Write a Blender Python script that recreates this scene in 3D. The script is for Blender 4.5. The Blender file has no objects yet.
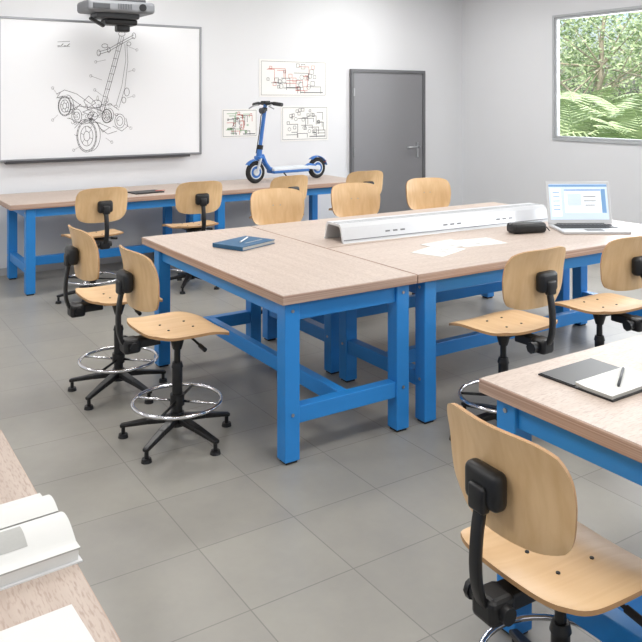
import bpy, bmesh, math, random
from mathutils import Vector, Matrix
random.seed(7)
scene = bpy.context.scene
pi = math.pi
A = math.radians(33.1); F = 778.0; H = 1.7

def srgb(c):
    out = []
    for v in c[:3]:
        v = v/255.0
        out.append(v/12.92 if v <= 0.04045 else ((v+0.055)/1.055)**2.4)
    return (*out, 1.0)

# ---------------------------------------------------------------- materials
def new_mat(name):
    m = bpy.data.materials.new(name); m.use_nodes = True
    nt = m.node_tree
    return m, nt, nt.nodes['Principled BSDF']

def plain(name, col, rough=0.5, metal=0.0, noise=0.0, nscale=30, bump=0.0, spec=0.5):
    m, nt, p = new_mat(name)
    p.inputs['Roughness'].default_value = rough
    p.inputs['Metallic'].default_value = metal
    p.inputs['Specular IOR Level'].default_value = spec
    tc = nt.nodes.new('ShaderNodeTexCoord')
    n = nt.nodes.new('ShaderNodeTexNoise'); n.inputs['Scale'].default_value = nscale
    n.inputs['Detail'].default_value = 4
    nt.links.new(tc.outputs['Object'], n.inputs['Vector'])
    mx = nt.nodes.new('ShaderNodeMix'); mx.data_type = 'RGBA'
    c = srgb(col); k = 1-noise
    mx.inputs[6].default_value = (c[0]*k, c[1]*k, c[2]*k, 1)
    mx.inputs[7].default_value = c
    nt.links.new(n.outputs['Fac'], mx.inputs[0])
    nt.links.new(mx.outputs[2], p.inputs['Base Color'])
    if bump > 0:
        b = nt.nodes.new('ShaderNodeBump'); b.inputs['Strength'].default_value = bump
        b.inputs['Distance'].default_value = 0.002
        nt.links.new(n.outputs['Fac'], b.inputs['Height'])
        nt.links.new(b.outputs['Normal'], p.inputs['Normal'])
    return m

def wood(name, c1, c2, scale=(1.5, 30, 30), rough=0.45, speck=None, sscale=(25, 160, 160)):
    m, nt, p = new_mat(name)
    p.inputs['Roughness'].default_value = rough
    tc = nt.nodes.new('ShaderNodeTexCoord')
    mp = nt.nodes.new('ShaderNodeMapping'); mp.inputs['Scale'].default_value = scale
    nt.links.new(tc.outputs['Object'], mp.inputs['Vector'])
    n = nt.nodes.new('ShaderNodeTexNoise'); n.inputs['Scale'].default_value = 1.0
    n.inputs['Detail'].default_value = 6; n.inputs['Distortion'].default_value = 0.4
    nt.links.new(mp.outputs['Vector'], n.inputs['Vector'])
    r = nt.nodes.new('ShaderNodeValToRGB')
    r.color_ramp.elements[0].position = 0.32; r.color_ramp.elements[0].color = srgb(c1)
    r.color_ramp.elements[1].position = 0.68; r.color_ramp.elements[1].color = srgb(c2)
    nt.links.new(n.outputs['Fac'], r.inputs['Fac'])
    out = r.outputs['Color']
    if speck:
        mp2 = nt.nodes.new('ShaderNodeMapping'); mp2.inputs['Scale'].default_value = sscale
        nt.links.new(tc.outputs['Object'], mp2.inputs['Vector'])
        n2 = nt.nodes.new('ShaderNodeTexNoise'); n2.inputs['Scale'].default_value = 1.0
        n2.inputs['Detail'].default_value = 2
        nt.links.new(mp2.outputs['Vector'], n2.inputs['Vector'])
        r2 = nt.nodes.new('ShaderNodeValToRGB')
        r2.color_ramp.elements[0].position = 0.50; r2.color_ramp.elements[0].color = (0, 0, 0, 1)
        r2.color_ramp.elements[1].position = 0.68; r2.color_ramp.elements[1].color = (1, 1, 1, 1)
        nt.links.new(n2.outputs['Fac'], r2.inputs['Fac'])
        mx = nt.nodes.new('ShaderNodeMix'); mx.data_type = 'RGBA'
        nt.links.new(r2.outputs['Color'], mx.inputs[0])
        nt.links.new(out, mx.inputs[6]); mx.inputs[7].default_value = srgb(speck)
        out = mx.outputs[2]
    nt.links.new(out, p.inputs['Base Color'])
    return m

M_blue = plain('blue_powdercoat', (40, 134, 210), 0.4, noise=0.05)
M_top = wood('beech_bench_top', (180, 164, 153), (191, 176, 165), speck=(166, 147, 136), sscale=(40, 220, 220))
M_topedge = wood('bench_edge_ply', (148, 118, 104), (190, 166, 150), scale=(1, 1, 260), rough=0.6)
M_ply = wood('beech_plywood', (212, 174, 127), (223, 188, 143), scale=(34, 1.6, 8), rough=0.38)
M_plyedge = plain('plywood_edge', (188, 146, 102), 0.6, noise=0.2)
M_black = plain('black_plastic', (20, 20, 22), 0.42, noise=0.2)
M_bmetal = plain('black_metal', (18, 18, 20), 0.35, noise=0.2)
M_chrome = plain('chrome', (225, 225, 228), 0.15, 1.0)
M_steel = plain('steel', (170, 172, 175), 0.3, 0.9)
M_wall = plain('painted_wall', (222, 223, 226), 0.85, noise=0.03, nscale=3)
M_ceil = plain('ceiling_paint', (235, 235, 235), 0.9, noise=0.02)
M_base = plain('baseboard_paint', (176, 176, 178), 0.6)
M_door = plain('door_grey', (132, 132, 136), 0.5, noise=0.04)
M_doorframe = plain('door_frame_grey', (100, 101, 104), 0.5)
M_winframe = plain('window_frame', (176, 179, 182), 0.4)
M_wb = plain('whiteboard_enamel', (232, 233, 236), 0.14)
M_wbframe = plain('whiteboard_frame', (150, 152, 156), 0.3, 0.6)
M_tray = plain('whiteboard_tray', (60, 60, 64), 0.4)
M_ink = plain('ink', (62, 62, 66), 0.7)
M_inkl = plain('ink_light', (120, 120, 124), 0.7)
M_red = plain('ink_red', (190, 92, 80), 0.7)
M_green = plain('ink_green', (90, 150, 90), 0.7)
M_paper = plain('paper', (218, 218, 216), 0.85, noise=0.03)
M_pposter = plain('poster_paper', (234, 233, 230), 0.85, noise=0.03)
M_paperedge = plain('paper_edge', (178, 178, 175), 0.9, noise=0.1, nscale=200)
M_white = plain('white_plastic', (220, 221, 223), 0.35)
M_prof = plain('satin_aluminium', (214, 216, 219), 0.34, 0.35, noise=0.06, nscale=60)
M_grey = plain('grey_plastic', (112, 114, 118), 0.45)
M_dgrey = plain('dark_grey', (58, 60, 64), 0.5)
M_bookblue = plain('book_cover_blue', (26, 84, 122), 0.5, noise=0.1)
M_rubber = plain('tyre_rubber', (24, 24, 26), 0.75)
M_scoot = plain('scooter_blue', (48, 106, 178), 0.35)
M_scootd = plain('scooter_navy', (30, 62, 116), 0.35)
M_deck = plain('scooter_deck', (208, 214, 220), 0.6, noise=0.1, nscale=200)
M_alu = plain('laptop_alu', (205, 207, 210), 0.35, 0.4)
M_trunk = plain('bark', (176, 168, 150), 0.9, noise=0.4, nscale=12, bump=0.5)
M_leafA = plain('leaf_a', (168, 188, 146), 0.6, noise=0.22, nscale=1.5)
M_leafB = plain('leaf_b', (190, 208, 162), 0.6, noise=0.2, nscale=1.5)
M_leafC = plain('leaf_c', (144, 168, 126), 0.6, noise=0.22, nscale=1.5)
M_lawn = plain('lawn', (130, 160, 96), 0.9, noise=0.4, nscale=4)
def emis(name, col, s):
    m, nt, p = new_mat(name)
    p.inputs['Base Color'].default_value = srgb(col)
    p.inputs['Emission Color'].default_value = srgb(col)
    p.inputs['Emission Strength'].default_value = s
    p.inputs['Roughness'].default_value = 0.2
    return m
M_scr = emis('screen_lit', (200, 214, 228), 0.4)
M_scr2 = emis('screen_blue', (120, 158, 200), 0.35)
M_scr3 = emis('screen_white', (240, 244, 248), 0.4)
M_fillglow = emis('added_fill_glow', (255, 252, 246), 2.0)  # glow of the added, unseen ceiling fill panels

# glass: transparent + slight gloss
M_glass = bpy.data.materials.new('window_glass'); M_glass.use_nodes = True
nt = M_glass.node_tree
for n in list(nt.nodes): nt.nodes.remove(n)
o = nt.nodes.new('ShaderNodeOutputMaterial'); mx = nt.nodes.new('ShaderNodeMixShader')
t = nt.nodes.new('ShaderNodeBsdfTransparent'); g = nt.nodes.new('ShaderNodeBsdfGlossy')
g.inputs['Roughness'].default_value = 0.02
fr = nt.nodes.new('ShaderNodeFresnel'); fr.inputs['IOR'].default_value = 1.2
nt.links.new(fr.outputs[0], mx.inputs[0]); nt.links.new(t.outputs[0], mx.inputs[1])
nt.links.new(g.outputs[0], mx.inputs[2]); nt.links.new(mx.outputs[0], o.inputs[0])

# floor tiles
M_floor, nt, p = new_mat('floor_tiles')
tc = nt.nodes.new('ShaderNodeTexCoord')
mp = nt.nodes.new('ShaderNodeMapping'); mp.inputs['Location'].default_value = (0.12, 0.2, 0)
nt.links.new(tc.outputs['Object'], mp.inputs['Vector'])
br = nt.nodes.new('ShaderNodeTexBrick')
br.offset = 0.0; br.squash = 1.0
br.inputs['Scale'].default_value = 1.0
br.inputs['Brick Width'].default_value = 0.42; br.inputs['Row Height'].default_value = 0.42
br.inputs['Mortar Size'].default_value = 0.0026; br.inputs['Mortar Smooth'].default_value = 0.3
br.inputs['Color1'].default_value = srgb((157, 154, 147)); br.inputs['Color2'].default_value = srgb((151, 148, 142))
br.inputs['Mortar'].default_value = srgb((126, 124, 119))
nt.links.new(mp.outputs['Vector'], br.inputs['Vector'])
nz = nt.nodes.new('ShaderNodeTexNoise'); nz.inputs['Scale'].default_value = 2.2; nz.inputs['Detail'].default_value = 8
nz.inputs['Roughness'].default_value = 0.65
nt.links.new(tc.outputs['Object'], nz.inputs['Vector'])
rr = nt.nodes.new('ShaderNodeValToRGB')
rr.color_ramp.elements[0].position = 0.3; rr.color_ramp.elements[0].color = (0.82, 0.82, 0.83, 1)
rr.color_ramp.elements[1].position = 0.7; rr.color_ramp.elements[1].color = (1, 1, 0.98, 1)
nt.links.new(nz.outputs['Fac'], rr.inputs['Fac'])
ml = nt.nodes.new('ShaderNodeMix'); ml.data_type = 'RGBA'; ml.blend_type = 'MULTIPLY'; ml.inputs[0].default_value = 1
nt.links.new(br.outputs['Color'], ml.inputs[6]); nt.links.new(rr.outputs['Color'], ml.inputs[7])
nt.links.new(ml.outputs[2], p.inputs['Base Color'])
p.inputs['Roughness'].default_value = 0.33
p.inputs['Specular IOR Level'].default_value = 0.4

# ---------------------------------------------------------------- mesh builder
class B:
    def __init__(s): s.bm = bmesh.new(); s.mats = []
    def mi(s, m):
        if m not in s.mats: s.mats.append(m)
        return s.mats.index(m)
    def add(s, verts, faces, mat, smooth=False, M=None):
        k = s.mi(mat)
        vs = [s.bm.verts.new((M @ Vector(v)) if M else Vector(v)) for v in verts]
        for f in faces:
            try:
                fc = s.bm.faces.new([vs[i] for i in f])
                fc.material_index = k; fc.smooth = smooth
            except ValueError: pass
    def merge(s, tb, mat, smooth=False, M=None):
        tb.verts.index_update()
        s.add([v.co.copy() for v in tb.verts], [[v.index for v in f.verts] for f in tb.faces], mat, smooth, M)
        tb.free()
    def box(s, c, size, mat, bevel=0.0, rot=None, seg=2, smooth=False):
        tb = bmesh.new(); bmesh.ops.create_cube(tb, size=1.0)
        for v in tb.verts: v.co = Vector((v.co.x*size[0], v.co.y*size[1], v.co.z*size[2]))
        if bevel > 0:
            bmesh.ops.bevel(tb, geom=list(tb.edges), offset=bevel, segments=seg, affect='EDGES', profile=0.5)
        M = Matrix.Translation(c)
        if rot is not None: M = M @ rot
        s.merge(tb, mat, smooth, M)
    def bar(s, p1, p2, w, h, mat, bevel=0.003, w2=None, h2=None):
        """box section from p1 to p2; w horizontal, h vertical-ish; optional end taper"""
        p1 = Vector(p1); p2 = Vector(p2); d = (p2-p1); L = d.length; d.normalize()
        up = Vector((0, 0, 1))
        if abs(d.z) > 0.95: up = Vector((0, 1, 0))
        x = d.cross(up).normalized(); z = x.cross(d).normalized()
        w2 = w2 or w; h2 = h2 or h
        tb = bmesh.new(); bmesh.ops.create_cube(tb, size=1.0)
        for v in tb.verts:
            t_ = v.co.y+0.5
            v.co = Vector((v.co.x*(w*(1-t_)+w2*t_), v.co.y*L, v.co.z*(h*(1-t_)+h2*t_)))
        if bevel > 0: bmesh.ops.bevel(tb, geom=list(tb.edges), offset=bevel, segments=2, affect='EDGES', profile=0.5)
        R = Matrix((x, d, z)).transposed().to_4x4()
        s.merge(tb, mat, False, Matrix.Translation((p1+p2)/2) @ R)
    def cyl(s, p1, p2, r1, mat, r2=None, seg=20, caps=True):
        p1 = Vector(p1); p2 = Vector(p2); d = p2-p1; L = d.length
        r2 = r1 if r2 is None else r2
        q = d.to_track_quat('Z', 'Y').to_matrix().to_4x4()
        M = Matrix.Translation(p1) @ q
        vs = []; 
        for k, (z, r) in enumerate(((0, r1), (L, r2))):
            for i in range(seg):
                a = 2*pi*i/seg; vs.append((r*math.cos(a), r*math.sin(a), z))
        s.add(vs, [[i, (i+1) % seg, seg+(i+1) % seg, seg+i] for i in range(seg)], mat, True, M)
        if caps:
            s.add(vs[:seg], [list(range(seg))[::-1]], mat, False, M)
            s.add(vs[seg:], [list(range(seg))], mat, False, M)
    def tube(s, path, rx, mat, ry=None, seg=10, closed=False, up=(0, 0, 1), square=False):
        ry = ry or rx
        P = [Vector(p) for p in path]; n = len(P); rings = []
        px_ = None
        for i in range(n):
            if closed: t_ = P[(i+1) % n]-P[i-1]
            else: t_ = P[min(i+1, n-1)]-P[max(i-1, 0)]
            t_.normalize()
            u = Vector(up); x = t_.cross(u)
            if x.length < 1e-4: x = t_.cross(Vector((0, 1, 0)))
            x.normalize()
            if px_ is not None and x.dot(px_) < 0: x = -x
            px_ = x.copy()
            z = x.cross(t_).normalized()
            ring = []
            for j in range(seg):
                a = 2*pi*j/seg
                ca, sa = math.cos(a), math.sin(a)
                if square:
                    e = 0.35
                    ca = math.copysign(abs(ca)**e, ca); sa = math.copysign(abs(sa)**e, sa)
                ring.append(P[i]+x*rx*ca+z*ry*sa)
            rings.append(ring)
        vs = [v for r in rings for v in r]; fs = []
        for i in range(n if closed else n-1):
            a0 = i*seg; b0 = ((i+1) % n)*seg
            for j in range(seg):
                fs.append([a0+j, a0+(j+1) % seg, b0+(j+1) % seg, b0+j])
        if not closed:
            fs.append(list(range(seg))[::-1]); fs.append(list(range((n-1)*seg, n*seg)))
        s.add(vs, fs, mat, True)
    def torus(s, c, R, r, mat, axis='Z', seg=40, rs=10, ry=None):
        c = Vector(c); pts = []
        for i in range(seg):
            a = 2*pi*i/seg; x, y = R*math.cos(a), R*math.sin(a)
            pts.append(c+Vector({'Z': (x, y, 0), 'Y': (x, 0, y), 'X': (0, x, y)}[axis]))
        up = {'Z': (0, 0, 1), 'Y': (0, 1, 0), 'X': (1, 0, 0)}[axis]
        s.tube(pts, r, mat, ry=ry, seg=rs, closed=True, up=up)
    def sheet(s, fn, nu, nv, th, mat, matedge=None, smooth=True):
        """thin solid from fn(u,v)->(pos,normal), u,v in [-1,1]"""
        top = []; bot = []
        for j in range(nv+1):
            for i in range(nu+1):
                p_, n_ = fn(-1+2*i/nu, -1+2*j/nv)
                p_ = Vector(p_); n_ = Vector(n_).normalized()
                top.append(p_+n_*th/2); bot.append(p_-n_*th/2)
        w = nu+1
        q = [[j*w+i, j*w+i+1, (j+1)*w+i+1, (j+1)*w+i] for j in range(nv) for i in range(nu)]
        s.add(top, q, mat, smooth); s.add(bot, [f[::-1] for f in q], mat, smooth)
        b = [i for i in range(w)]+[j*w+nu for j in range(1, nv+1)]+[nv*w+i for i in range(nu-1, -1, -1)]+[j*w for j in range(nv-1, 0, -1)]
        m_ = len(b)
        s.add([top[i] for i in b]+[bot[i] for i in b], [[i, m_+i, m_+(i+1) % m_, (i+1) % m_] for i in range(m_)], matedge or mat, False)
    def line(s, pts, w, mat, plane, closed=False):
        """flat ink strokes; plane(x,y)->3d"""
        P = [Vector(p) for p in pts]
        if closed: P.append(P[0])
        for a, b_ in zip(P[:-1], P[1:]):
            d = b_-a
            if d.length < 1e-6: continue
            d.normalize(); n_ = Vector((-d.y, d.x))*w/2; e = d*w*0.4
            s.add([plane(*(a-e+n_)), plane(*(b_+e+n_)), plane(*(b_+e-n_)), plane(*(a-e-n_))], [[0, 1, 2, 3]], mat)
    def obj(s, name, loc=(0, 0, 0), rz=0.0, recalc=True):
        if recalc: bmesh.ops.recalc_face_normals(s.bm, faces=list(s.bm.faces))
        me = bpy.data.meshes.new(name); s.bm.to_mesh(me); s.bm.free()
        for m in s.mats: me.materials.append(m)
        return place(me, name, loc, rz)

def place(me, name, loc, rz=0.0, sc=1.0):
    ob = bpy.data.objects.new(name, me); scene.collection.objects.link(ob)
    ob.location = loc; ob.rotation_euler = (0, 0, rz); ob.scale = (sc, sc, sc)
    return ob

# ---------------------------------------------------------------- room
XL, XR, YF, YB, ZC = -3.2, 7.56, -3.0, 8.0, 3.3
def quadbox(name, x0, x1, y0, y1, z0, z1, mat):
    b = B(); b.box((0, 0, 0), (x1-x0, y1-y0, z1-z0), mat)
    return b.obj(name, ((x0+x1)/2, (y0+y1)/2, (z0+z1)/2))
T = 0.06
quadbox('floor', XL-T, XR+T, YF-T, YB+T, -0.1, 0, M_floor)
quadbox('ceiling', XL-T, XR+T, YF-T, YB+T, ZC, ZC+.1, M_ceil)
quadbox('wall_back', XL-T, XR+T, YB, YB+T, 0, ZC, M_wall)
quadbox('wall_left', XL-T, XL, YF, YB, 0, ZC, M_wall)
quadbox('wall_front', XL-T, XR+T, YF-T, YF, 0, ZC, M_wall)
# right wall with window openings
WZ0, WZ1 = 1.24, 2.70
wins = [(4.45, 6.38), (1.6, 3.55), (-1.3, 0.65)]
b = B()
def rb(y0, y1, z0, z1): b.box((XR+T/2, (y0+y1)/2, (z0+z1)/2), (T, y1-y0, z1-z0), M_wall)
rb(YF, YB, 0, WZ0); rb(YF, YB, WZ1, ZC)
edges = [YB]
for (a_, c_) in wins: edges += [c_, a_]
edges.append(YF)
for i in range(0, len(edges), 2): rb(edges[i+1], edges[i], WZ0, WZ1)
b.obj('wall_right')
for i, (y0, y1) in enumerate(wins):
    b = B(); f = 0.025; x = XR+T/2
    for (c, sz) in [((x, (y0+y1)/2, WZ0+f/2), (T, y1-y0, f)), ((x, (y0+y1)/2, WZ1-f/2), (T, y1-y0, f)),
                    ((x, y0+f/2, (WZ0+WZ1)/2), (T, f, WZ1-WZ0-2*f)), ((x, y1-f/2, (WZ0+WZ1)/2), (T, f, WZ1-WZ0-2*f))]:
        b.box(c, sz, M_winframe, bevel=.004)
    e = 0.03
    for (c, sz) in [((XR-.009, (y0+y1)/2, WZ0-e/2), (.016, y1-y0+2*e, e)), ((XR-.009, (y0+y1)/2, WZ1+e/2), (.016, y1-y0+2*e, e)),
                    ((XR-.009, y0-e/2, (WZ0+WZ1)/2), (.016, e, WZ1-WZ0)), ((XR-.009, y1+e/2, (WZ0+WZ1)/2), (.016, e, WZ1-WZ0))]:
        b.box(c, sz, M_winframe, bevel=.003)
    b.box((XR+.02, (y0+y1)/2, (WZ0+WZ1)/2), (.006, y1-y0-2*f, WZ1-WZ0-2*f), M_glass)
    b.obj('window_%d' % (i+1))
quadbox('baseboard_back', XL, 5.6, YB-.012, YB, 0, .07, M_base)
quadbox('baseboard_right', XR-.012, XR, YF, YB-.012, 0, .07, M_base)

# door
YW = YB-.001
b = B(); dx0, dx1, dz = 5.64, 6.85, 2.09; fw = .04
b.box(((dx0+dx1)/2, YW-.018, (dz-fw)/2), (dx1-dx0-2*fw, .03, dz-fw), M_door, bevel=.003)
b.box((dx0+fw/2, YW-.025, dz/2), (fw, .05, dz), M_doorframe, bevel=.003)
b.box((dx1-fw/2, YW-.025, dz/2), (fw, .05, dz), M_doorframe, bevel=.003)
b.box(((dx0+dx1)/2, YW-.025, dz-fw/2), (dx1-dx0-2*fw, .05, fw), M_doorframe, bevel=.003)
hx = dx1-.13
b.box((hx, YW-.037, 1.04), (.04, .01, .2), M_steel, bevel=.004)
b.cyl((hx, YW-.03, 1.08), (hx, YW-.09, 1.08), .012, M_steel)
b.tube([(hx+.005, YW-.085, 1.08), (hx-.08, YW-.088, 1.08), (hx-.20, YW-.085, 1.078)], .012, M_steel)
for z in (.3, 1.05, 1.8): b.cyl((dx0+fw, YW-.05, z-.05), (dx0+fw, YW-.05, z+.05), .009, M_steel)
b.obj('door_1')

# whiteboard ---------------------------------------------------------------
def wallxy(px, py, yw=YB):
    """real position on the back wall"""
    t_ = (px-321)/F
    d = yw/(math.cos(A)-t_*math.sin(A))
    return (d*(math.sin(A)+t_*math.cos(A)), H-(py-100)*d/F)
b = B(); wx0, wx1, wz0, wz1 = 1.495, 3.60, 1.11, 2.50
b.box(((wx0+wx1)/2, YW-.012, (wz0+wz1)/2), (wx1-wx0, .024, wz1-wz0), M_wb)
fr_ = .024
for c, sz in [(((wx0+wx1)/2, YW-.016, wz0), (wx1-wx0+fr_, .032, fr_)), (((wx0+wx1)/2, YW-.016, wz1), (wx1-wx0+fr_, .032, fr_)),
              ((wx0, YW-.016, (wz0+wz1)/2), (fr_, .032, wz1-wz0)), ((wx1, YW-.016, (wz0+wz1)/2), (fr_, .032, wz1-wz0))]:
    b.box(c, sz, M_wbframe, bevel=.004)
b.box(((wx0+wx1)/2-.05, YW-.05, wz0-.022), (wx1-wx0-.2, .07, .014), M_tray, bevel=.003)
b.box(((wx0+wx1)/2-.05, YW-.083, wz0-.014), (wx1-wx0-.2, .006, .024), M_tray)
pl = lambda x, z: (x, YW-.0252, z)
def ink(pts, w=.0045, mat=M_ink, closed=False):
    b.line([wallxy(*q) for q in pts], w, mat, pl, closed)
def ell(cx, cy, rx, ry, rot=0, n=22, w=.0045, mat=M_ink, a0=0, a1=2*pi):
    pts = []
    for i in range(n+1):
        a = a0+(a1-a0)*i/n; x, y = rx*math.cos(a), ry*math.sin(a)
        pts.append((cx+x*math.cos(rot)-y*math.sin(rot), cy+x*math.sin(rot)+y*math.cos(rot)))
    ink(pts, w, mat)
def swheel(cx, cy, rx, ry, rot):
    for k in (1, .9, .62, .3): ell(cx, cy, rx*k, ry*k, rot)
    ell(cx+rx*.35, cy-1, rx, ry, rot, a0=-1.6, a1=1.6)
    for i in range(20):
        a = 2*pi*i/20
        p0 = (cx+rx*.92*math.cos(a), cy+ry*.92*math.sin(a)); p1_ = (cx+rx*math.cos(a+.12), cy+ry*math.sin(a+.12))
        ink([p0, p1_], .003, M_ink)
    for i in range(6):
        a = 2*pi*i/6+.3
        ink([(cx+rx*.3*math.cos(a), cy+ry*.3*math.sin(a)), (cx+rx*.62*math.cos(a), cy+ry*.62*math.sin(a))], .004)
swheel(86, 136, 10, 16, 0); swheel(64, 106, 6.5, 10, 0)
swheel(106, 116, 5, 7, 0); ell(119, 121, 5, 7); ell(119, 121, 3, 4.5)
ell(76, 116, 5, 7); ell(76, 116, 3, 4); ell(96, 104, 5, 4); ell(92, 116, 5, 4)
ink([(99, 110), (103, 95), (111, 66), (119, 36)]); ink([(103, 112), (107, 95), (115, 67), (123, 37)])
ink([(101, 111), (105, 95), (113, 66), (121, 36)], .003, M_inkl)
for t_ in range(9):
    y = 104-t_*7.6; x = 100.5+(104-y)*.27; ink([(x, y), (x+4.4, y+.8)], .004)
ell(121, 34, 3.2, 2.4); ell(121, 31, 2, 1.5)
ink([(98, 52), (108, 49), (120, 42), (133, 35)]); ink([(98, 54.5), (108, 51.5), (120, 44.5), (133, 37.5)])
ell(98, 53, 1.8, 3); ell(133, 36, 1.8, 3); ell(108, 50, 1.5, 2.5); ell(104, 46, 3, 2); ell(128, 44, 2, 2)
ink([(126, 44), (127, 62), (124, 88), (118, 108)], .0035); ink([(124, 44), (125, 60), (121, 86), (115, 106)], .0035)
ell(126, 92, 2.5, 4); ell(123, 100, 2, 3)
ink([(66, 112), (78, 106), (94, 108), (110, 104), (118, 110)]); ink([(68, 118), (82, 124), (96, 122), (110, 128)])
ink([(56, 94), (64, 90), (76, 94), (90, 104)]); ink([(58, 98), (70, 98), (84, 108)])
ink([(88, 96), (83, 101), (87, 108), (95, 103), (88, 96)]); ink([(74, 128), (81, 120), (92, 118)])
ink([(112, 126), (121, 131), (127, 126), (125, 118)]); ink([(99, 128), (107, 134), (116, 131)])
ink([(82, 112), (92, 108), (104, 112), (94, 117), (82, 112)])
ink([(96, 122), (102, 132), (108, 128)]); ink([(70, 102), (74, 110), (80, 104)]); ink([(60, 92), (56, 98), (62, 96)])
for (x0, y0, x1, y1) in [(52, 88, 57, 95), (94, 90, 102, 96), (133, 96, 126, 98), (73, 150, 80, 146), (133, 70, 127, 72), (111, 142, 105, 138), (95, 62, 105, 60), (90, 76, 101, 80), (52, 120, 57, 115), (136, 50, 128, 47), (130, 128, 124, 124)]:
    ink([(x0, y0), (x1, y1)], .003, M_inkl); ell(x0, y0, 1.2, 1.4, n=8, w=.003, mat=M_inkl)
for i in range(44):
    x = random.uniform(68, 118); y = 116-(x-68)*.08+random.gauss(0, 7)
    ell(x, y, random.uniform(.8, 2.6), random.uniform(.8, 3), n=8, w=.003, a1=random.choice((pi, 2*pi)))
for k in range(4): ink([(57+k*3.2, 46), (59.2+k*3.2, 44 if k % 2 else 46)], .006)
for i in range(2): ink([(57, 42+i*5), (69, 41.5+i*5)], .0035)
b.obj('whiteboard', recalc=False)

# projector (short throw, wall arm)
b = B(); cx = 2.46; pz = -.07
b.box((cx, 7.42, 2.66+pz), (.66, .38, .11), M_grey, bevel=.03, seg=3)
b.box((cx, 7.42, 2.725+pz), (.5, .30, .04), M_dgrey, bevel=.012)
b.box((cx-.2, 7.228, 2.655+pz), (.16, .01, .05), M_dgrey, bevel=.003)
b.box((cx+.0, 7.45, 2.585+pz), (.42, .24, .06), M_dgrey, bevel=.018)
b.box((cx+.05, 7.48, 2.53+pz), (.32, .18, .06), M_black, bevel=.018)
b.box((cx+.09, 7.50, 2.475+pz), (.13, .10, .07), M_black, bevel=.015)
b.box((cx-.18, 7.44, 2.52+pz), (.16, .06, .03), M_black, bevel=.01, rot=Matrix.Rotation(.5, 4, 'Y'))
b.cyl((cx+.2, 7.24, 2.66+pz), (cx+.2, 7.222, 2.66+pz), .036, M_black)
for i in range(9): b.box((cx-.04+i*.016, 7.2285, 2.66+pz), (.006, .006, .05), M_dgrey)
b.bar((cx, 7.5, 2.79+pz), (cx, 7.97, 2.79+pz), .09, .07, M_grey)
b.bar((cx, 7.42, 2.72+pz), (cx, 7.42, 2.80+pz), .12, .1, M_grey)
b.box((cx, 7.983, 2.80+pz), (.22, .03, .3), M_grey, bevel=.005)
b.obj('projector')

# posters
def poster(x0, x1, z0, z1, seed, reds=0.5, greens=False):
    random.seed(seed)
    b = B(); th = .003
    b.box(((x0+x1)/2, YW-th/2, (z0+z1)/2), (x1-x0, th, z1-z0), M_pposter)
    P = lambda x, z: (x, YW-th-.0006, z)
    w = x1-x0; h = z1-z0
    def L(pts, wd=.006, m=M_ink):
        b.line([(x0+u*w, z0+v*h) for u, v in pts], wd, m, P)
    L([(.03, .05), (.97, .05), (.97, .95), (.03, .95), (.03, .05)], .005, M_inkl)
    n = int(36)
    for i in range(n):
        m = M_red if random.random() < reds else (M_green if greens and random.random() < .6 else M_ink)
        u = random.uniform(.1, .8); v = random.uniform(.15, .85)
        if random.random() < .5:
            du = random.uniform(.06, .25); L([(u, v), (min(u+du, .93), v)], .006, m)
            L([(min(u+du, .93), v), (min(u+du, .93), max(v-random.uniform(.1, .3), .1))], .006, m)
        else:
            s_ = random.uniform(.03, .06); s2 = s_*w/h
            L([(u, v), (u+s_, v), (u+s_, min(v+s2, .93)), (u, min(v+s2, .93)), (u, v)], .005, m)
    for i in range(5):
        cx_, cz = random.uniform(.15, .85), random.uniform(.25, .8); r = .03
        L([(cx_+r*math.cos(a*pi/6), cz+r*w/h*math.sin(a*pi/6)) for a in range(13)], .005, M_inkl)
    L([(.6, .12), (.93, .12)], .012, M_inkl)
    return b.obj('schematic_poster', recalc=False)
def pr(p0, p1):
    a = wallxy(*p0); c = wallxy(*p1); return a[0], c[0], c[1], a[1]
x0, x1, _, _ = pr((259, 60), (327, 97)); poster(x0, x1, wallxy(327, 97)[1], wallxy(259, 59)[1], 3, .45)
x0, x1, _, _ = pr((281, 106), (328, 141)); poster(x0, x1, wallxy(328, 140)[1], wallxy(281, 106)[1], 5, .0)
x0, x1, _, _ = pr((222, 108), (257, 138)); poster(x0, x1, wallxy(257, 137)[1], wallxy(222, 109)[1], 9, .3, True)

# ---------------------------------------------------------------- benches
TH = .045; HT = .80
def bench(L, W, i0=.06, i1=.06, wi=.05):
    b = B(); lt = .08; z1 = HT-TH
    b.box((0, 0, HT-TH/2), (L, W, TH-.001), M_topedge, bevel=.004)
    b.box((0, 0, HT-.001), (L-.008, W-.008, .004), M_top)
    xs = (-L/2+i0+lt/2, L/2-i1-lt/2); ys = (-W/2+wi+lt/2, W/2-wi-lt/2)
    for x in xs:
        for y in ys:
            b.box((x, y, z1/2+.006), (lt, lt, z1-.012), M_blue, bevel=.005)
            b.box((x, y, .006), (lt-.02, lt-.02, .012), M_black)
            b.cyl((x-lt/2-.004 if x < 0 else x+lt/2+.004, y, z1-.04), (x, y, z1-.04), .008, M_steel, seg=8)
            b.cyl((x-lt/2-.004 if x < 0 else x+lt/2+.004, y, .23), (x, y, .23), .008, M_steel, seg=8)
        b.box((x, 0, z1-.045), (.05, ys[1]-ys[0]-lt, .088), M_blue, bevel=.003)
        b.box((x, 0, .22), (.06, ys[1]-ys[0]-lt, .08), M_blue, bevel=.004)
    for y in ys:
        b.box(((xs[0]+xs[1])/2, y, z1-.04), (xs[1]-xs[0]-lt, .035, .078), M_blue, bevel=.003)
    b.box(((xs[0]+xs[1])/2, 0, .22), (xs[1]-xs[0]-.06, .05, .08), M_blue, bevel=.004)
    return b
NB = 'workbench'
y0, y1 = 3.08, 4.92
bench(y1-y0, .80, .03, .15, .03).obj(NB, (2.20, (y0+y1)/2, 0), pi/2)
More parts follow.
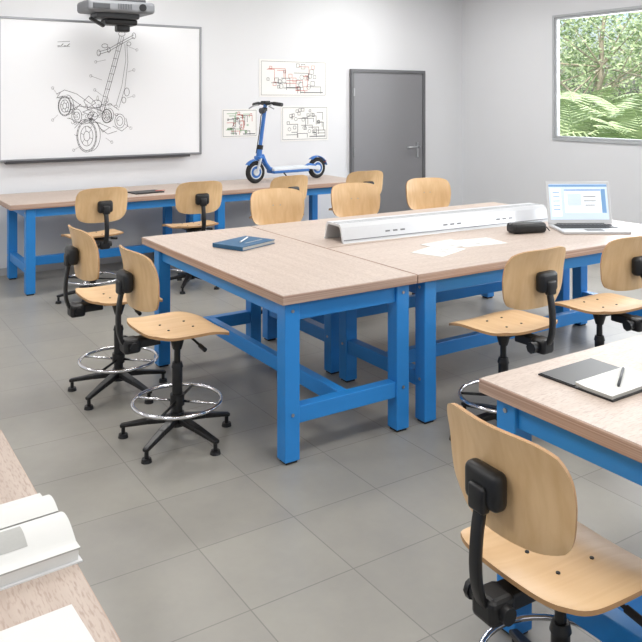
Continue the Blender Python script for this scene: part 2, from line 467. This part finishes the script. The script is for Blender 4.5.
x0, x1 = 2.605, 5.02
bench(x1-x0, .855, .07, .12, .03).obj(NB, ((x0+x1)/2, 3.08+.4275, 0))
bench(x1-x0, .98, .07, .12, .05).obj(NB, ((x0+x1)/2, 3.94+.49, 0))
bench(1.87, .88, .14, .09, .04).obj(NB, (1.40+.935, 7.44, 0))
bench(1.88, .88, .09, .14, .04).obj(NB, (3.275+.94, 7.44, 0))
bench(2.1, .84, .04, .08, .04).obj(NB, (1.80+1.05, 1.41, 0))
bench(2.0, .84, .08, .10, .04).obj(NB, (.01, 1.26, 0), pi/2)

# ---------------------------------------------------------------- chairs (faces +Y locally)
def chair(drop=0.0):
    b = B()
    for k in range(5):
        a = 2*pi*k/5+.3; c, s_ = math.cos(a), math.sin(a)
        b.bar((.02*c, .02*s_, .105), (.15*c, .15*s_, .085), .05, .034, M_bmetal, .006, w2=.042, h2=.026)
        b.bar((.145*c, .145*s_, .086), (.29*c, .29*s_, .058), .042, .026, M_bmetal, .006, w2=.03, h2=.018)
        b.cyl((.275*c, .275*s_, .0), (.275*c, .275*s_, .018), .026, M_black, r2=.022, seg=16)
        b.cyl((.275*c, .275*s_, .018), (.275*c, .275*s_, .055), .010, M_black, seg=10)
    b.cyl((0, 0, .07), (0, 0, .135), .042, M_bmetal, r2=.034)
    zt = .36-drop
    b.cyl((0, 0, .13), (0, 0, zt), .026, M_black)
    b.cyl((0, 0, zt), (0, 0, zt+.025), .030, M_black, r2=.024)
    b.cyl((0, 0, zt+.02), (0, 0, .52-drop), .016, M_bmetal)
    rz_ = .19 if drop == 0 else .145; R = .22
    b.torus((0, 0, rz_), R, .0095, M_chrome)
    b.cyl((0, 0, rz_-.02), (0, 0, rz_+.035), .036, M_black)
    for k in range(4):
        a = pi/4+k*pi/2; c, s_ = math.cos(a), math.sin(a)
        b.tube([(.03*c, .03*s_, rz_), (.12*c, .12*s_, rz_), (R*c, R*s_, rz_)], .007, M_black if k % 2 else M_chrome, seg=8)
    b.bm.verts.ensure_lookup_table(); nlow = len(b.bm.verts)
    b.cyl((0, 0, .45), (0, 0, .53), .022, M_black, r2=.045)
    b.box((0, -.01, .538), (.15, .20, .022), M_black, bevel=.005)
    b.box((0, -.17, .52), (.07, .14, .045), M_black, bevel=.008)
    b.tube([(.05, .03, .53), (.12, .04, .515), (.19, .04, .505)], .006, M_black, seg=8)
    b.cyl((.18, .04, .506), (.235, .04, .499), .011, M_black, seg=10)
    # back arm, smooth bent flat bar
    K = [(-.14, .512), (-.21, .500), (-.27, .515), (-.298, .565), (-.306, .63), (-.302, .70), (-.292, .76), (-.276, .82)]
    pts = []
    for i in range(len(K)-1):
        p0, p1_, p2, p3 = K[max(i-1, 0)], K[i], K[i+1], K[min(i+2, len(K)-1)]
        for j in range(4):
            t_ = j/4
            f = lambda q: .5*((2*p1_[q])+(-p0[q]+p2[q])*t_+(2*p0[q]-5*p1_[q]+4*p2[q]-p3[q])*t_*t_+(-p0[q]+3*p1_[q]-3*p2[q]+p3[q])*t_**3)
            pts.append((0, f(0), f(1)))
    pts.append((0,)+K[-1])
    b.tube(pts, .009, M_black, ry=.018, seg=12, up=(1, 0, 0), square=True)
    b.box((0, -.245, .512), (.085, .085, .07), M_black, bevel=.016, seg=3)
    b.cyl((-.07, -.245, .512), (.06, -.245, .512), .022, M_black, seg=18)
    b.cyl((-.085, -.245, .512), (-.07, -.245, .512), .028, M_black, seg=8)
    b.box((0, -.272, .825), (.125, .052, .100), M_black, bevel=.022, seg=4, smooth=True)
    b.box((0, -.295, .80), (.06, .03, .07), M_black, bevel=.010, seg=3, smooth=True)
    w, dd = .222, .210
    def seat(u, v):
        x = w*u*(1-.10*abs(v)**6-.04*(v < 0)*(v*v)); y = dd*v*(1-.10*abs(u)**6)
        z = .562+.010*u*u - .004*(1-v*v)
        if v > .3: z -= .030*((v-.3)/.7)**2
        if v < -.5: z += .012*((-v-.5)/.5)**2
        return (x, y, z), (0, 0, 1)
    b.sheet(seat, 20, 20, .013, M_ply, M_plyedge)
    for sx in (-.055, .055):
        for sy in (-.07, .06): b.cyl((sx, sy, .560), (sx, sy, .5685), .006, M_black, seg=10)
    hw, hh = .222, .145
    def back(u, v):
        k = 1-.12*abs(v)**4.5 - .05*(v < 0)*abs(v)
        x = hw*u*k; z = .832+hh*v*(1-.16*abs(u)**4.5)+.004
        y = -.236+.045*u*u - .028*max(v, 0)**2 - .006*v
        n = Vector((-2*.045*u/hw, 1, .12*v))
        return (x, y, z), n
    b.sheet(back, 24, 18, .012, M_ply, M_plyedge)
    for sx in (-.03, .03):
        for sz in (.81, .85): b.cyl((sx, -.240, sz), (sx, -.2285, sz), .0045, M_steel, seg=10)
    b.bm.verts.ensure_lookup_table()
    if drop:
        for v in b.bm.verts[nlow:]: v.co.z -= drop
    return b
CN = 'swivel_work_chair'
fwd = {'+X': -pi/2, '+Y': 0.0, '-Y': pi, '-X': pi/2}
first = chair().obj(CN, (1.53, 3.67, 0), fwd['+X']+.02)
cm = first.data
for (x, y, dr, da) in [(1.49, 4.45, '+X', .02), (1.98, 6.58, '+Y', .08), (2.88, 6.60, '+Y', -.02), (3.80, 6.62, '+Y', .1), (4.73, 6.62, '+Y', -.06),
                       (3.075, 5.25, '-Y', -.28), (3.85, 5.25, '-Y', -.28), (4.67, 5.25, '-Y', -.28),
                       (2.95, 2.82, '+Y', .04), (3.675, 2.79, '+Y', -.04)]:
    place(cm, CN, (x, y, 0), fwd[dr]+da)
chair(.105).obj(CN, (1.705, 1.42, 0), fwd['+X']-.04)

# ---------------------------------------------------------------- scooter
b = B(); R = .12
def wheel(cx):
    b.torus((cx, 0, R), R-.026, .026, M_rubber, 'Y', seg=40, rs=12)
    b.cyl((cx, -.018, R), (cx, .018, R), R-.045, M_scoot, seg=28)
    b.cyl((cx, -.030, R), (cx, .030, R), .036, M_deck, seg=20)
    b.torus((cx, -.020, R), R-.05, .006, M_deck, 'Y', seg=28, rs=6)
wheel(0); wheel(.86)
b.box((.45, 0, .118), (.50, .15, .05), M_scoot, bevel=.014, seg=3)
b.box((.45, 0, .137), (.504, .154, .034), M_deck, bevel=.010)
b.box((.45, 0, .1545), (.46, .13, .006), M_deck, bevel=.002)
b.tube([(.24, 0, .12), (.18, 0, .15), (.13, 0, .21), (.085, 0, .30)], .034, M_scoot, ry=.026, seg=12)
b.tube([(.68, 0, .128), (.75, 0, .16), (.82, 0, .15)], .04, M_scoot, ry=.022, seg=12)
for s_ in (-1, 1):
    b.bar((.70, s_*.044, .14), (.875, s_*.044, R), .014, .04, M_deck)
    b.bar((.045, s_*.040, .27), (0, s_*.040, R), .014, .036, M_deck)
b.box((.045, 0, .275), (.06, .10, .035), M_scoot, bevel=.01)
def fender(cx, a0, a1, mat):
    n = 12
    def fn(u, v):
        a = a0+(a1-a0)*(u+1)/2; r = R+.02-.008*v*v
        return (cx+r*math.cos(a), .036*v, R+r*math.sin(a)), (math.cos(a), 0, math.sin(a))
    b.sheet(fn, n, 4, .005, mat)
fender(0, .7, 2.5, M_scoot); fender(.86, .2, 2.3, M_scoot)
b.box((.985, 0, .19), (.014, .04, .03), M_red, bevel=.003)
bot, top = Vector((.045, 0, .27)), Vector((.135, 0, .85))
b.cyl(bot, bot.lerp(top, .22), .032, M_scoot, r2=.028)
b.cyl(bot.lerp(top, .2), top, .021, M_scoot)
b.cyl(bot.lerp(top, .16), bot.lerp(top, .24), .034, M_black)
b.cyl(bot.lerp(top, .88), bot.lerp(top, .94), .028, M_black)
b.tube([top+Vector((.03, -.25, .0)), top+Vector((0, -.12, .015)), top, top+Vector((0, .12, .015)), top+Vector((.03, .25, .0))], .014, M_black)
for s_ in (-1, 1):
    b.cyl(top+Vector((.008, s_*.14, .01)), top+Vector((.030, s_*.26, -.002)), .021, M_black)
    b.tube([top+Vector((-.01, s_*.12, 0)), top+Vector((-.06, s_*.15, -.02)), top+Vector((-.055, s_*.23, -.045))], .008, M_steel, seg=8)
b.box(top+Vector((.0, 0, .022)), (.08, .08, .035), M_black, bevel=.008)
b.cyl(top+Vector((-.065, 0, -.07)), top+Vector((-.015, 0, -.065)), .032, M_dgrey)
b.tube([top+Vector((-.02, -.06, 0)), top+Vector((-.08, -.03, -.12)), top+Vector((-.08, 0, -.3)), bot+Vector((-.02, .02, .05))], .005, M_black, seg=6)
b.tube([(.33, -.06, .11), (.36, -.10, .05), (.38, -.13, .006)], .008, M_bmetal, seg=8)
b.obj('electric_kick_scooter', (3.99, 7.42, HT+.0015), .12)

# ---------------------------------------------------------------- table objects
b = B()
b.box((0, 0, .003), (.31, .24, .004), M_bookblue, bevel=.001)
b.box((.002, 0, .013), (.298, .232, .018), M_paperedge)
b.box((0, 0, .024), (.31, .24, .004), M_bookblue, bevel=.001)
b.box((-.155, 0, .0135), (.006, .24, .024), M_bookblue, bevel=.002)
b.cyl((-.06, -.02, .032), (.09, .05, .032), .005, M_white, seg=10)
b.cyl((.09, .05, .032), (.105, .057, .032), .005, M_steel, r2=.001, seg=10)
b.box((.03, -.05, .0265), (.16, .012, .001), M_steel)
b.obj('blue_book', (2.23, 4.29, HT+.001), math.radians(22))

def sheetpaper(name, c, w, h, rz, seed, lines=True):
    random.seed(seed); b = B()
    b.box((0, 0, .0008), (w, h, .0016), M_paper)
    P = lambda x, y: (x, y, .0021)
    if lines:
        for i in range(8):
            y = h*.4-i*h*.1
            b.line([(-w*.4, y), (w*random.uniform(-.1, .4), y)], .003, M_inkl, P)
        b.line([(-w*.05, -h*.1), (w*.35, -h*.1), (w*.35, -h*.4), (-w*.05, -h*.4), (-w*.05, -h*.1)], .003, M_ink, P)
    return b.obj(name, (c[0], c[1], c[2] if len(c) > 2 else HT+.0012), rz, recalc=False)
sheetpaper('paper_sheet', (3.12, 3.50), .30, .21, .35, 1)
sheetpaper('paper_sheet', (3.50, 3.58), .33, .22, -.15, 2)
sheetpaper('paper_sheet', (3.30, 3.62, HT+.003), .28, .20, .1, 4)
# slotted profile
b = B(); L = 1.80
poly = [(0, .0), (0.012, .012), (.03, .095), (.05, .115), (.20, .115), (.215, .10), (.232, .012), (.245, 0), (.225, 0), (.2, .085), (.19, .1), (.06, .1), (.045, .085), (.02, 0)]
n = len(poly)
vs = [(0, y, z) for y, z in poly]+[(L, y, z) for y, z in poly]
b.add(vs, [[i, (i+1) % n, n+(i+1) % n, n+i] for i in range(n)], M_prof)
pairs = [(0, 13), (1, 13), (2, 12), (3, 11), (4, 10), (5, 9), (6, 8), (7, 8)]
for off in (0, n):
    for (a_, c_), (d_, e_) in zip(pairs[:-1], pairs[1:]):
        f = [off+a_, off+d_, off+e_, off+c_]; f2 = []
        for q in f:
            if q not in f2: f2.append(q)
        b.add([vs[q] for q in f2], [list(range(len(f2)))], M_prof)
for k in range(3):
    x = .35+k*.48
    for j in range(3):
        b.box((x+j*.06, .0205, .05), (.035, .004, .010), M_grey, rot=Matrix.Rotation(-math.atan2(.018, .083), 4, 'X'))
b.box((L/2, .012, .018), (L-.02, .004, .004), M_grey)
b.box((L/2, .125, .1155), (L-.01, .006, .002), M_grey)
b.box((L/2, .085, .1155), (L-.01, .003, .002), M_grey)
b.obj('slotted_aluminium_profile', (2.77, 3.99, HT+.001), -.045)
# pencil case
b = B()
b.box((0, 0, .035), (.26, .11, .068), M_black, bevel=.022, seg=4, smooth=True)
b.tube([(-.12, 0, .07), (0, 0, .0715), (.12, 0, .07)], .003, M_steel, seg=6)
b.box((-.125, 0, .064), (.02, .008, .005), M_steel, bevel=.001)
b.tube([(.12, -.01, .055), (.15, -.015, .03), (.17, -.02, .006)], .004, M_black, seg=6)
b.obj('pencil_case', (4.05, 3.66, HT+.001), -.25)
# laptop  (hinge at local y=0, base toward -y)
b = B(); W, D = .46, .33; Hs = .30
b.box((0, -D/2, .010), (W, D, .018), M_alu, bevel=.004)
b.box((0, -.12, .0195), (W-.05, .16, .002), M_dgrey)
for r_ in range(5):
    for c_ in range(14):
        b.box((-(W-.09)/2+c_*(W-.09)/13, -.055-r_*.031, .0215), (.023, .023, .003), M_black)
b.box((0, -.265, .0195), (.12, .075, .001), M_grey)
tilt = math.radians(14); R_ = Matrix.Rotation(-tilt, 4, 'X')
def S(x, y, z): return Vector((0, 0, .02)) + (R_ @ Vector((x, y, z)))
def sbox(cx, cz, w, h, y, th, m, bev=0):
    b.box(S(cx, y, cz), (w, th, h), m, rot=R_, bevel=bev)
sbox(0, Hs/2, W, Hs, .004, .008, M_alu, .003)
sbox(0, Hs/2, W-.006, Hs-.006, -.001, .002, M_alu)
sbox(0, Hs/2+.005, W-.04, Hs-.045, -.0025, .001, M_scr)
sbox(0, Hs-.030, W-.04, .016, -.0035, .001, M_scr2)
sbox(-.16, .15, .07, .20, -.0035, .001, M_scr3)
sbox(.03, .16, .26, .17, -.0035, .001, M_scr3)
sbox(.03, .238, .26, .010, -.0045, .001, M_scr2)
for i in range(5): sbox(-.16, .22-i*.03, .05, .006, -.0045, .001, M_scr2)
sbox(-.03, .17, .10, .09, -.0045, .001, M_scr); sbox(.08, .19, .09, .006, -.0045, .001, M_inkl)
sbox(.08, .16, .09, .006, -.0045, .001, M_inkl); sbox(.08, .13, .07, .006, -.0045, .001, M_inkl)
sbox(.18, .16, .03, .17, -.0035, .001, M_scr2)
b.cyl((-.17, .004, .018), (.17, .004, .018), .008, M_dgrey)
b.obj('laptop', (4.57, 3.63, HT+.001), math.radians(-32))
# small notebook on back bench
b = B(); b.box((0, 0, .006), (.30, .20, .011), M_black, bevel=.002); b.box((.14, -.03, .0135), (.10, .02, .004), M_red)
b.obj('black_folder', (2.70, 7.26, HT+.001), .1)
# open notebook on right bench: spine along X
b = B()
b.box((0, .07, .003), (.27, .14, .005), M_black, bevel=.001)
b.box((0, -.07, .003), (.27, .14, .005), M_black, bevel=.001)
b.box((0, .068, .0065), (.262, .132, .003), M_black)
def page(u, v): return (.131*u, -.069+.066*v, .011+.004*math.exp(-((v-1)*3)**2)), (0, 0, 1)
b.sheet(page, 4, 12, .010, M_paper, M_paperedge)
b.tube([(-.05, -.10, .022), (.09, -.02, .024)], .0045, M_dgrey, seg=8)
b.cyl((.09, -.02, .024), (.104, -.012, .0235), .0045, M_steel, r2=.001, seg=8)
b.obj('open_notebook', (2.12, 1.605, HT+.001), .02)
# open thick catalogue on the left bench, spine runs along local y
b = B(); PW, PH = .13, .19
def pgz(x):
    t_ = abs(x)/PW
    return .030+.024*math.sin(min(.12+t_*1.1, 1)*pi) - .004*t_
for sg in (-1, 1):
    def fn(u, v, sg=sg):
        x = sg*(.003+(PW-.003)*(u+1)/2); return (x, PH*v, pgz(x)), (0, 0, 1)
    b.sheet(fn, 20, 2, .003, M_paper, M_paperedge)
    n = 20; vs = []
    for v in (-PH+.003, PH-.003):
        for i in range(n+1):
            x = sg*(.003+(PW-.006)*i/n); vs.append((x, v, pgz(x)-.002))
        for i in range(n, -1, -1):
            x = sg*(.003+(PW-.006)*i/n); vs.append((x, v, .003))
    k = 2*(n+1)
    b.add(vs, [list(range(k))[::-1], list(range(k, 2*k))]+[[i, (i+1) % k, k+(i+1) % k, k+i] for i in range(k)], M_paper)
b.box((0, 0, .0015), (2*PW+.008, 2*PH+.006, .003), M_white)
PP = lambda x, y_: (x, y_, pgz(x)+.0022)
for i in range(11):
    x = -.035-i*.005; b.line([(x, -.10), (x, .02)], .0052, M_paperedge, PP)
b.obj('open_catalogue', (.238, 1.645, HT+.001), pi/2+.06, recalc=True)
sheetpaper('paper_sheet', (.24, 1.285), .30, .22, .05, 11, False)
sheetpaper('paper_sheet', (.20, 1.24, HT+.003), .30, .21, -.12, 12)

# ---------------------------------------------------------------- outdoors
quadbox('lawn', XR+.25, 60, -30, 50, -.5, -.3, M_lawn)
def tree(seed, h, cr, n):
    random.seed(seed); b = B()
    pts = [(0, 0, 0)]; x = y = 0
    for i in range(1, 7):
        x += random.uniform(-.12, .12); y += random.uniform(-.12, .12); pts.append((x, y, h*.7*i/6))
    for a_, c_, i in zip(pts[:-1], pts[1:], range(6)): b.cyl(a_, c_, .14-.016*i, M_trunk, r2=.14-.016*(i+1), seg=10)
    cen = Vector((x, y, h*.60))
    clumps = [cen+Vector((random.gauss(0, cr*.65), random.gauss(0, cr*.65), random.gauss(0, h*.24))) for _ in range(20)]
    for c in clumps:
        c.z = max(c.z, .9)
        b.cyl(Vector(pts[random.choice((2, 3, 4))]), c, .03, M_trunk, r2=.008, seg=6)
    for _ in range(n):
        c = random.choice(clumps)+Vector((random.gauss(0, .5), random.gauss(0, .5), random.gauss(0, .4)))
        if c.z < .3: continue
        s_ = random.uniform(.05, .10)
        d = Vector((random.gauss(0, 1), random.gauss(0, 1), random.gauss(0, .6))).normalized()
        e = d.cross(Vector((random.gauss(0, 1), random.gauss(0, 1), random.gauss(0, 1)))).normalized()
        b.add([c, c+d*s_+e*s_*.4, c+d*s_*2, c+d*s_-e*s_*.4], [[0, 1, 2, 3]], random.choice((M_leafA, M_leafB, M_leafC)))
    me = bpy.data.meshes.new('tree'); b.bm.to_mesh(me); b.bm.free()
    for m in b.mats: me.materials.append(m)
    return me
t1 = tree(1, 6.5, 1.9, 4200); t2 = tree(2, 5.6, 1.8, 4200)
for i, (x, y, rz) in enumerate([(20, 15.2, 0), (22, 19.5, 1), (25, 17, .5), (26, 22, 4), (28, 15.5, 3), (31, 21, 5)]):
    place(t1 if i % 2 else t2, 'tree', (x, y, -.29), rz, 1.15)
def palm(seed):
    random.seed(seed); b = B()
    b.cyl((0, 0, 0), (0, 0, .7), .12, M_trunk, r2=.09, seg=10)
    for k in range(20):
        a = 2*pi*k/20+random.uniform(-.15, .15); el = random.uniform(.6, 1.35); L = random.uniform(1.7, 2.4)
        spine = []
        for i in range(13):
            t_ = i/12; r = L*t_*math.cos(el)*(1+.35*t_); z = .7+L*t_*math.sin(el)-.9*L*t_*t_*.50
            spine.append(Vector((r*math.cos(a), r*math.sin(a), z)))
        b.tube(spine, .012, M_leafB, seg=5)
        side = Vector((-math.sin(a), math.cos(a), 0))
        for i in range(2, 13):
            for u in (0, .5):
                p_ = spine[i-1].lerp(spine[i], u); d = (spine[i]-spine[i-1]).normalized(); ln = .46*math.sin(pi*(.15+.8*i/12))+.06
                for s_ in (-1, 1):
                    q = p_+(side*s_*.85+d*.6+Vector((0, 0, -.25))).normalized()*ln
                    b.add([p_-d*.018, p_.lerp(q, .5)-d*.022, q, p_.lerp(q, .5)+d*.022, p_+d*.018], [[0, 1, 2, 3, 4]], M_leafB if random.random() < .6 else M_leafA)
    me = bpy.data.meshes.new('palm'); b.bm.to_mesh(me); b.bm.free()
    for m in b.mats: me.materials.append(m)
    return me
p1 = palm(4); p2 = palm(8)
for i, (x, y, rz, sc) in enumerate([(12.0, 9.6, 0, 1.05), (13.4, 9.0, 1, 1.2), (11.8, 8.0, 2, 1.0), (15.5, 12.4, 1.6, 1.25)]):
    place(p1 if i % 2 else p2, 'palm_plant', (x, y, -.299), rz, sc)

# ---------------------------------------------------------------- light
w = bpy.data.worlds.new('World'); scene.world = w; w.use_nodes = True
nt = w.node_tree; bg = nt.nodes['Background']
sky = nt.nodes.new('ShaderNodeTexSky'); sky.sky_type = 'NISHITA'; sky.sun_disc = False
sky.sun_elevation = math.radians(50); sky.sun_rotation = math.radians(200); sky.dust_density = 4.0
nt.links.new(sky.outputs['Color'], bg.inputs['Color']); bg.inputs['Strength'].default_value = 0.33
def light(name, typ, loc, rot, energy, color=(1, 1, 1), **kw):
    ld = bpy.data.lights.new(name, typ); ld.energy = energy; ld.color = color
    for k, v in kw.items(): setattr(ld, k, v)
    ob = bpy.data.objects.new(name, ld); scene.collection.objects.link(ob)
    ob.location = loc; ob.rotation_euler = rot; return ob
s = light('sun', 'SUN', (0, 0, 20), (0, 0, 0), 3.2, (1, .96, .88), angle=math.radians(2))
s.rotation_euler = Vector((.62, .35, -.8)).to_track_quat('-Z', 'Y').to_euler()
for y in (-1.2, 1.6, 4.4, 6.7):  # out-of-view ceiling panels with area lamps, added to brighten the room
    for x in (-1.0, 2.3, 5.6):
        b = B(); b.box((0, 0, -.02), (1.24, .64, .04), M_white, bevel=.004); b.box((0, 0, -.041), (1.18, .58, .004), M_fillglow)
        b.obj('added_fill_panel', (x, y, ZC))
        light('added_fill_lamp', 'AREA', (x, y, ZC-.05), (0, 0, 0), 31, (1, .99, .975), shape='RECTANGLE', size=1.18, size_y=.58)
for (y0, y1) in wins:
    light('window_daylight', 'AREA', (XR+.35, (y0+y1)/2, (WZ0+WZ1)/2+.15), (0, math.radians(82), 0), 95, (.96, .98, 1.0), shape='RECTANGLE', size=1.4, size_y=1.8)

# ---------------------------------------------------------------- camera
cd = bpy.data.cameras.new('Camera'); cam = bpy.data.objects.new('Camera', cd); scene.collection.objects.link(cam)
cam.location = (0, 0, H); cam.rotation_euler = (pi/2, 0, -A)
cd.sensor_width = 36; cd.lens = 36*F/642; cd.shift_y = (100-321)/642; cd.clip_start = .05
scene.camera = cam
scene.view_settings.view_transform = 'Standard'
scene.view_settings.look = 'None'
